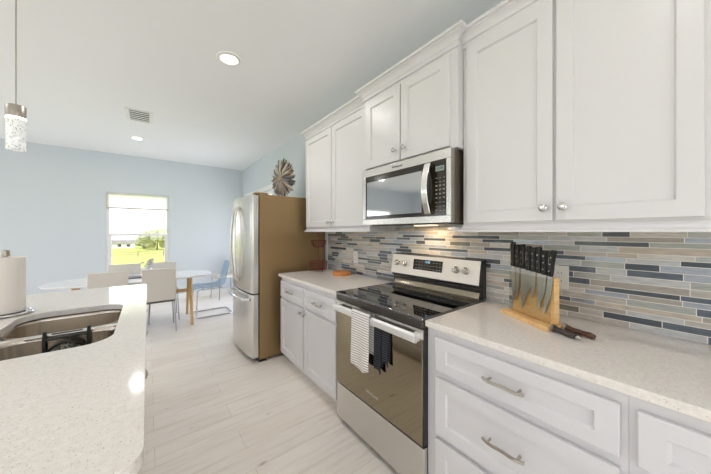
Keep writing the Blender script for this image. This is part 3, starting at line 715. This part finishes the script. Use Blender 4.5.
# ------------------------------------------------------------------ island, sink and what stands there
IX0, IX1, IY0, IY1 = -2.78, -1.71, -.195, 2.0
t = thing('kitchen_island','white kitchen island base with shaker doors under the sink counter','island',(-2.15,.9,0))
MB().prism([(IX1-.13,0),(IX1-.13,.10),(IX1-.064,.10),(IX1-.064,.884),(IX1-.072,.884),(IX1-.072,.62),(-2.40,.62),(-2.40,.884),(-2.42,.884),(-2.42,0)],IY0+.04,IY1-.04,'y').build('body',M_CAB,t)
ys = [IY0+.06,.27,.83,1.39,IY1-.06]
for i,(a,b_) in enumerate(zip(ys,ys[1:])):
    DX = IX1-.044
    d = MB().shaker(DX,a+.008,b_-.008,.694,.847,.055,.008,rail=.045,sgn=1).build('drawer',M_CAB,t)
    if i:
        pl = MB(); pts = [(DX+.034+.012*math.sin(PI*k/10),(a+b_)/2-.06+.12*k/10,.768) for k in range(11)]; pl.tube(pts,.0055,8)
        for s_ in (-1,1): pl.cyl((DX,(a+b_)/2+s_*.045,.768),(DX+.040,(a+b_)/2+s_*.045,.768),.0045,.0045,8)
        pl.build('drawer_pull',M_NICKEL,d)
    MB().shaker(DX,a+.008,b_-.008,.115,.68,.057,.009,sgn=1).build('door',M_CAB,t)
# top with sink cut-out
SX0,SX1,SY0,SY1 = -2.215,-1.818,.60,1.325
def slab_with_hole(outer, inner, z0, z1):
    b = MB(); bm = b.bm; es = []
    for loop in (outer,inner):
        vv = [bm.verts.new((x,y,z1)) for x,y in loop]
        es += [bm.edges.new((vv[i],vv[(i+1)%len(vv)])) for i in range(len(vv))]
    bmesh.ops.triangle_fill(bm,edges=es,use_beauty=True,use_dissolve=False)
    r = bmesh.ops.extrude_face_region(bm,geom=bm.faces[:]); 
    for v in r['geom']:
        if isinstance(v,bmesh.types.BMVert): v.co.z = z0
    return b
hole = rrect(SX0,SY0,SX1,SY1,.10,8)
tag(slab_with_hole(rrect(IX0,IY0,IX1,IY1,.05,8),hole,.885,.915).build('countertop',M_QUARTZ,bevel=.003,seg=2),'speckled quartz island countertop with cut-out for the double sink','countertop')
t = thing('kitchen_sink','undermount stainless double-bowl sink in the island','sink',((SX0+SX1)/2,(SY0+SY1)/2,.66))
def bowl(x0,y0,x1,y1,z1,depth,r,name,rs=None):
    b = MB(); bm = b.bm; prev = None; prof = [(0,0),(.002,-.02),(.006,-depth+.05),(.014,-depth+.02),(.034,-depth+.004),(.06,-depth)]
    loops = []
    for ins,dz in prof:
        loops.append([bm.verts.new((x,y,z1+dz)) for x,y in rrect(x0+ins,y0+ins,x1-ins,y1-ins,max(.02,r-ins*.4),7)])
    for A,B in zip(loops,loops[1:]):
        for j in range(len(A)): bm.faces.new((A[j],A[(j+1)%len(A)],B[(j+1)%len(A)],B[j]))
    bm.faces.new(loops[-1])
    o = b.build(name,M_SINK,t,angle=60); sm = o.modifiers.new('thick','SOLIDIFY'); sm.thickness = .0015; sm.offset = 1
    cx,cy_ = (x0+x1)/2,(y0+y1)/2
    b = MB(); b.lathe([(.056,.001),(.056,.004),(.048,.005),(.042,.002),(.03,.0015),(0,.0015)],(cx,cy_,z1-depth),24); b.build('drain',M_CHROME,o)
    return o
DV = .968
bowl(SX0-.006,SY0-.006,SX1+.006,DV-.012,.884,.19,.10,'bowl'); bowl(SX0-.006,DV+.012,SX1+.006,SY1+.006,.884,.21,.10,'bowl')
b = MB(); b.box(SX0+.004,DV-.0135,.865,SX1-.004,DV+.0135,.884); b.build('divider',mat('divider_steel',(232,230,226),.25,1),t,bevel=.005,seg=3)
# black sink caddy straddling the divider
t = thing('sink_caddy','black plastic sponge caddy hanging over the sink divider','caddy',(-1.995,DV,.78))
M_CAD = mat('caddy_plastic',(40,40,36),.35)
cx0,cx1 = -2.065,-1.925
for x in (cx0,cx1):
    b = MB(); b.tube([(x,DV-.034,.80),(x,DV-.030,.87),(x,DV-.022,.893),(x,DV-.022,.903)],[.007]*4,8); b.build('bracket',M_CAD,t)
b = MB(); b.tube([(cx0,DV-.030,.868),(cx1,DV-.030,.868)],.006,8); b.tube([(cx0+.02,DV-.02,.8875),(cx1-.02,DV-.02,.8875)],.0028,8); b.build('cross_bar',M_CAD,t)
b = MB(); arcp = [(cx0+(cx1-cx0)*i/16, .806+.05*math.sin(PI*i/16)) for i in range(17)]
b.tube([(x,DV-.034-.03*math.sin(PI*i/16),z) for i,(x,z) in enumerate(arcp)],.0055,8)
b.build('arched_rim',M_CAD,t)
b = MB(); NX = 14
top = [b.bm.verts.new((x,DV-.034-.03*math.sin(PI*i/16),z)) for i,(x,z) in enumerate(arcp)]; bot = [b.bm.verts.new((x,DV-.034-.045*math.sin(PI*i/16),.79)) for i,(x,z) in enumerate(arcp)]
for i in range(16): b.bm.faces.new((top[i],top[i+1],bot[i+1],bot[i]))
M_MESH = mat('caddy_mesh',(52,50,44),.4)
def _cm():
    m = M_MESH; n,l,bb = nodes(m); mp = texco(m); v = n.new('ShaderNodeTexVoronoi'); v.inputs['Scale'].default_value = 110; l.new(mp.outputs[0],v.inputs['Vector'])
    r = ramp(m,v.outputs['Distance'],[(.35,(24,24,22)),(.55,(128,124,110))]); l.new(r.outputs[0],bb.inputs['Base Color'])
_cm()
o = b.build('perforated_front',M_MESH,t); sm = o.modifiers.new('thick','SOLIDIFY'); sm.thickness = .003
# paper towel on its holder
px,py = -2.287,1.378
t = thing('paper_towel_holder','chrome paper towel holder standing on the island beside the sink','holder',(px,py,.915))
b = MB(); b.lathe([(0,.915),(.088,.915),(.092,.919),(.088,.925),(.05,.928),(0,.928)],(px,py,0),36); b.build('base',M_CHROME,t)
b = MB(); b.tube([(px+.094*math.cos(a),py+.094*math.sin(a),.924) for a in [2*PI*i/40 for i in range(40)]],.006,8,True); b.build('base_ring',M_CHROME,t)
b = MB(); b.cyl((px,py,.928),(px,py,1.222),.007,.007,12); b.build('post',M_CHROME,t)
b = MB(); b.lathe([(.006,1.217),(.013,1.219),(.015,1.226),(.014,1.238),(.015,1.246),(.010,1.251),(0,1.252)],(px,py,0),20); b.build('finial',M_NICKEL,t)
t = thing('paper_towel_roll','white paper towel roll on the chrome holder at the left edge','paper towel',(px,py,.929))
b = MB(); b.lathe([(.020,.929),(.064,.929),(.066,.931),(.066,1.212),(.064,1.214),(.020,1.214),(.020,.929)],(px,py,0),48,cap=False); b.build('paper_sheets',M_PAPER,t)
b = MB(); b.lathe([(.0185,.9295),(.0198,.9295),(.0198,1.2135),(.0185,1.2135),(.0185,.9295)],(px,py,0),32,cap=False); b.build('cardboard_core',mat('cardboard',(176,150,120),.9),t)

# ------------------------------------------------------------------ ceiling fixtures
def can(x, y, label, watts=CAN_W):
    t = thing('recessed_light',label,'ceiling light',(x,y,H),group='recessed ceiling lights')
    b = MB(); b.lathe([(.062,-.004),(.066,-.012),(.088,-.008),(.092,-.001)],(x,y,H),36,cap=False); b.build('trim_ring',M_TRIM,t)
    b = MB(); b.lathe([(0,-.0055),(.063,-.0055),(.063,-.001),(0,-.001)],(x,y,H),32); b.build('diffuser',M_LAMP,t)
    d = bpy.data.lights.new('ceiling_bulb','AREA'); d.shape = 'DISK'; d.size = .12; d.energy = watts; d.color = (1,.95,.94)
    o = bpy.data.objects.new('ceiling_bulb',d); COL.objects.link(o); o.parent = t; o.location = (0,0,-.016)
can(-1.185,1.50,'larger glowing recessed ceiling light nearest the camera',11); can(-1.83,4.31,'smaller recessed ceiling light near the dining window')
for x,y in ((-1.2,-.8),(-3.6,-.8),(-3.6,1.8),(-3.9,4.3),(-5.4,1.8),(-5.4,-1.8),(-1.9,-2.6)): can(x,y,'added unseen recessed ceiling light brightening the open living space')  # unseen lamps added to raise the room's light level
t = thing('ceiling_vent','white rectangular air vent with dark louvres in the ceiling','vent',(-1.783,3.315,H))
MB().box(-1.913,3.12,H-.008,-1.653,3.51,H-.0005).build('frame',M_TRIM,t,bevel=.002)
g = MB().box(-1.875,3.15,H-.0095,-1.691,3.48,H-.008).build('backing',mat('vent_dark',(70,72,74),.7),t)
for k in range(5):
    y = 3.165+k*.066; MB().box(-1.875,y,H-.016,-1.691,y+.02,H-.0095).build('louvre',M_TRIM,t)
PX,PY = -2.234,1.30
t = thing('pendant_lamp','cylindrical bubble-crystal pendant lamp with nickel cap hanging over the island','pendant lamp',(PX,PY,1.76))
b = MB(); b.lathe([(0,H-.03),(.05,H-.03),(.055,H-.02),(.055,H-.0005),(0,H-.0005)],(PX,PY,0),28); b.build('canopy',M_NICKEL,t)
MB().tube([(PX,PY,1.985),(PX,PY,H-.03)],.003,8).build('rod',M_NICKEL,t)
b = MB(); b.lathe([(0,1.985),(.034,1.985),(.035,1.983),(.035,1.925),(0,1.925)],(PX,PY,0),32); b.build('cap',M_NICKEL,t)
M_CRYS = bpy.data.materials.new('bubble_crystal'); M_CRYS.use_nodes = True
def _cr():
    m = M_CRYS; n,l,b = nodes(m); mp = texco(m); v = n.new('ShaderNodeTexVoronoi'); v.inputs['Scale'].default_value = 95; l.new(mp.outputs[0],v.inputs['Vector'])
    r = ramp(m,v.outputs['Distance'],[(.22,(250,250,248)),(.42,(150,152,150)),(.6,(236,236,234))]); l.new(r.outputs[0],b.inputs['Base Color']); l.new(r.outputs[0],b.inputs['Emission Color'])
    b.inputs['Emission Strength'].default_value = .62; b.inputs['Roughness'].default_value = .15; bump(m,v.outputs['Distance'],.6,.004)
_cr()
b = MB(); b.lathe([(0,1.925),(.033,1.925),(.033,1.764),(.031,1.761),(0,1.761)],(PX,PY,0),40); b.build('crystal_shade',M_CRYS,t)
b = MB(); b.lathe([(.0332,1.925),(.0342,1.925),(.0342,1.917),(.0332,1.917)],(PX,PY,0),40,cap=False); b.build('glow_band',M_LAMP,t)

# ------------------------------------------------------------------ dining set
TX,TY,TZ = -1.815,4.02,.705
t = thing('dining_table','white oval dining table on oak trestle legs by the window','table',(TX,TY,0))
outl = []
for i in range(72):
    a = 2*PI*i/72; c_,s_ = math.cos(a),math.sin(a); e = 2/2.6
    outl.append((TX+.915*math.copysign(abs(c_)**e,c_), TY+.42*math.copysign(abs(s_)**e,s_)))
MB().prism(outl,TZ-.022,TZ,'z').build('tabletop',M_TABLE,t,bevel=.006)
for x in (TX-.61,TX+.62):
    for s_ in (-1,1):
        MB().tube([(x,TY+s_*.33,0),(x,TY+s_*.10,TZ-.05)],[.019,.024],10,flat=1.2).build('leg',M_OAK,t)
    MB().box(x-.025,TY-.16,TZ-.052,x+.025,TY+.16,TZ-.0225).build('cross_piece',M_OAK,t,bevel=.004)
MB().box(TX-.61,TY-.02,.43,TX+.62,TY+.02,.475).build('stretcher',M_OAK,t,bevel=.004)
t = tag(MB().box(-2.02,3.93,TZ+.0005,-1.60,4.15,TZ+.014).build('serving_tray',mat('dark_tray',(96,92,90),.4,.4),bevel=.004),'dark rectangular tray on the dining table under the silver sprigs','tray')
t = thing('table_centerpiece','small silver flower centerpiece on the dining table','centerpiece',(-1.69,4.04,TZ+.0145))
M_SILV = mat('aged_silver',(205,203,200),.3,.9)
zb = TZ+.0145
b = MB(); b.lathe([(0,zb),(.035,zb),(.045,zb+.03),(.04,zb+.08),(.022,zb+.12),(.026,zb+.14),(0,zb+.138)],(-1.69,4.04,0),24); b.build('vase',M_SILV,t)
r_ = random.Random(9); b = MB()
for k in range(16):
    a = r_.uniform(0,2*PI); q = r_.uniform(.02,.085); h = r_.uniform(.12,.24); p = (-1.69+q*math.cos(a),4.04+q*math.sin(a),zb+h)
    b.tube([(-1.69,4.04,zb+.13),((-1.69+p[0])/2,(4.04+p[1])/2,zb+.13+(h-.13)*.6),p],.0022,5)
    for j in range(5):
        aa = 2*PI*j/5; b.tube([p,(p[0]+.022*math.cos(aa),p[1]+.006,p[2]+.022*math.sin(aa))],[.007,.003],5)
b.build('sprigs',M_SILV,t)
# upholstered chair, facing +y, origin between its feet
M_LEGMET = mat('leg_chrome',(150,152,156),.15,1)
def make_chair():
    t = thing('dining_chair','','chair',(0,0,0),group='beige chairs around the dining table')
    b = MB(); b.box(-.183,-.16,.415,.183,.23,.46); b.build('seat',M_BEIGE,t,bevel=.014,seg=3,local=True)
    b = MB(); b.prism([(-.195,.432),(-.16,.432),(-.163,.60),(-.178,.86),(-.214,.86),(-.20,.60)],-.183,.183,'x'); b.build('backrest',M_BEIGE,t,bevel=.008,seg=3,local=True)
    MB().box(-.176,-.185,.406,.176,.21,.4145).build('seat_frame',mat('chair_frame',(150,148,146),.35,.6),t,local=True)
    for sx in (-1,1):
        MB().tube([(sx*.165,-.175,.41),(sx*.185,-.205,.0)],.008,10).build('leg',M_LEGMET,t,local=True)
        MB().tube([(sx*.165,.20,.41),(sx*.185,.225,.0)],.008,10).build('leg',M_LEGMET,t,local=True)
    return t
ch = make_chair()
for i,(x,y,rz,lab) in enumerate(((-1.585,3.74,0,'beige dining chair seen from behind, nearest, with chrome legs showing past the island'),
    (-2.08,3.74,0,'beige dining chair whose back rises just above the island countertop'),
    (-1.975,4.30,PI,'beige dining chair across the table at the left half of the window'),
    (-1.51,4.30,PI,'beige dining chair across the table behind the silver centerpiece'),
    (-.42,5.22,PI/2+.25,'beige chair standing alone against the right wall behind the blue chair'))):
    if i == 0: ch.location = (x,y,0); ch.rotation_euler.z = rz; ch['label'] = lab
    else: dup(ch,(x,y,0),rz,lab)
# clear blue cantilever chair at the table end, facing -x
cx,cy_ = -.86,4.14
t = thing('cantilever_chair','clear blue acrylic chair on chrome cantilever frame at the table end','chair',(cx,cy_,0))
b = MB(); prof = [(-1.15,.445),(-1.13,.462),(-1.05,.468),(-.95,.462),(-.85,.458),(-.76,.470),(-.715,.50),(-.690,.55),(-.670,.63),(-.645,.74),(-.615,.86)]
prof = prof[:]; g = []
for i,(x,z) in enumerate(prof):
    wd = .235 if i < 6 else .235-.012*(i-6)
    g.append([b.bm.verts.new((x-(.02*(abs(u)**2) if i > 6 else 0), cy_+wd*u, z+(.014*abs(u)**3 if i <= 6 else 0))) for u in [k/6-1 for k in range(13)]])
for A,B in zip(g,g[1:]):
    for j in range(12): b.bm.faces.new((A[j],A[j+1],B[j+1],B[j]))
o = b.build('seat_shell',M_BLUE,t,angle=180); sm = o.modifiers.new('thick','SOLIDIFY'); sm.thickness = .007; ss = o.modifiers.new('round','SUBSURF'); ss.levels = 1; ss.render_levels = 1
for s_ in (-1,1):
    y = cy_+s_*.215
    def rnd_path(pts, r=.05):
        out = [pts[0]]
        for p,q,s2 in zip(pts,pts[1:],pts[2:]):
            p,q,s2 = Vector(p),Vector(q),Vector(s2); a = q+(p-q).normalized()*r; c = q+(s2-q).normalized()*r
            for k in range(6):
                u = k/5; out.append(tuple(a*(1-u)**2+q*2*u*(1-u)+c*u*u))
        out.append(pts[-1]); return out
    MB().tube(rnd_path([(-.74,y,.448),(-1.10,y,.440),(-1.115,y,.011),(-.60,y,.011),(-.60,cy_,.011)]),.0105,10).build('frame_side',M_CHROME,t)
for x in (-1.02,-.78): MB().tube([(x,cy_-.215,.446),(x,cy_+.215,.446)],.008,8).build('cross_tube',M_CHROME,t)
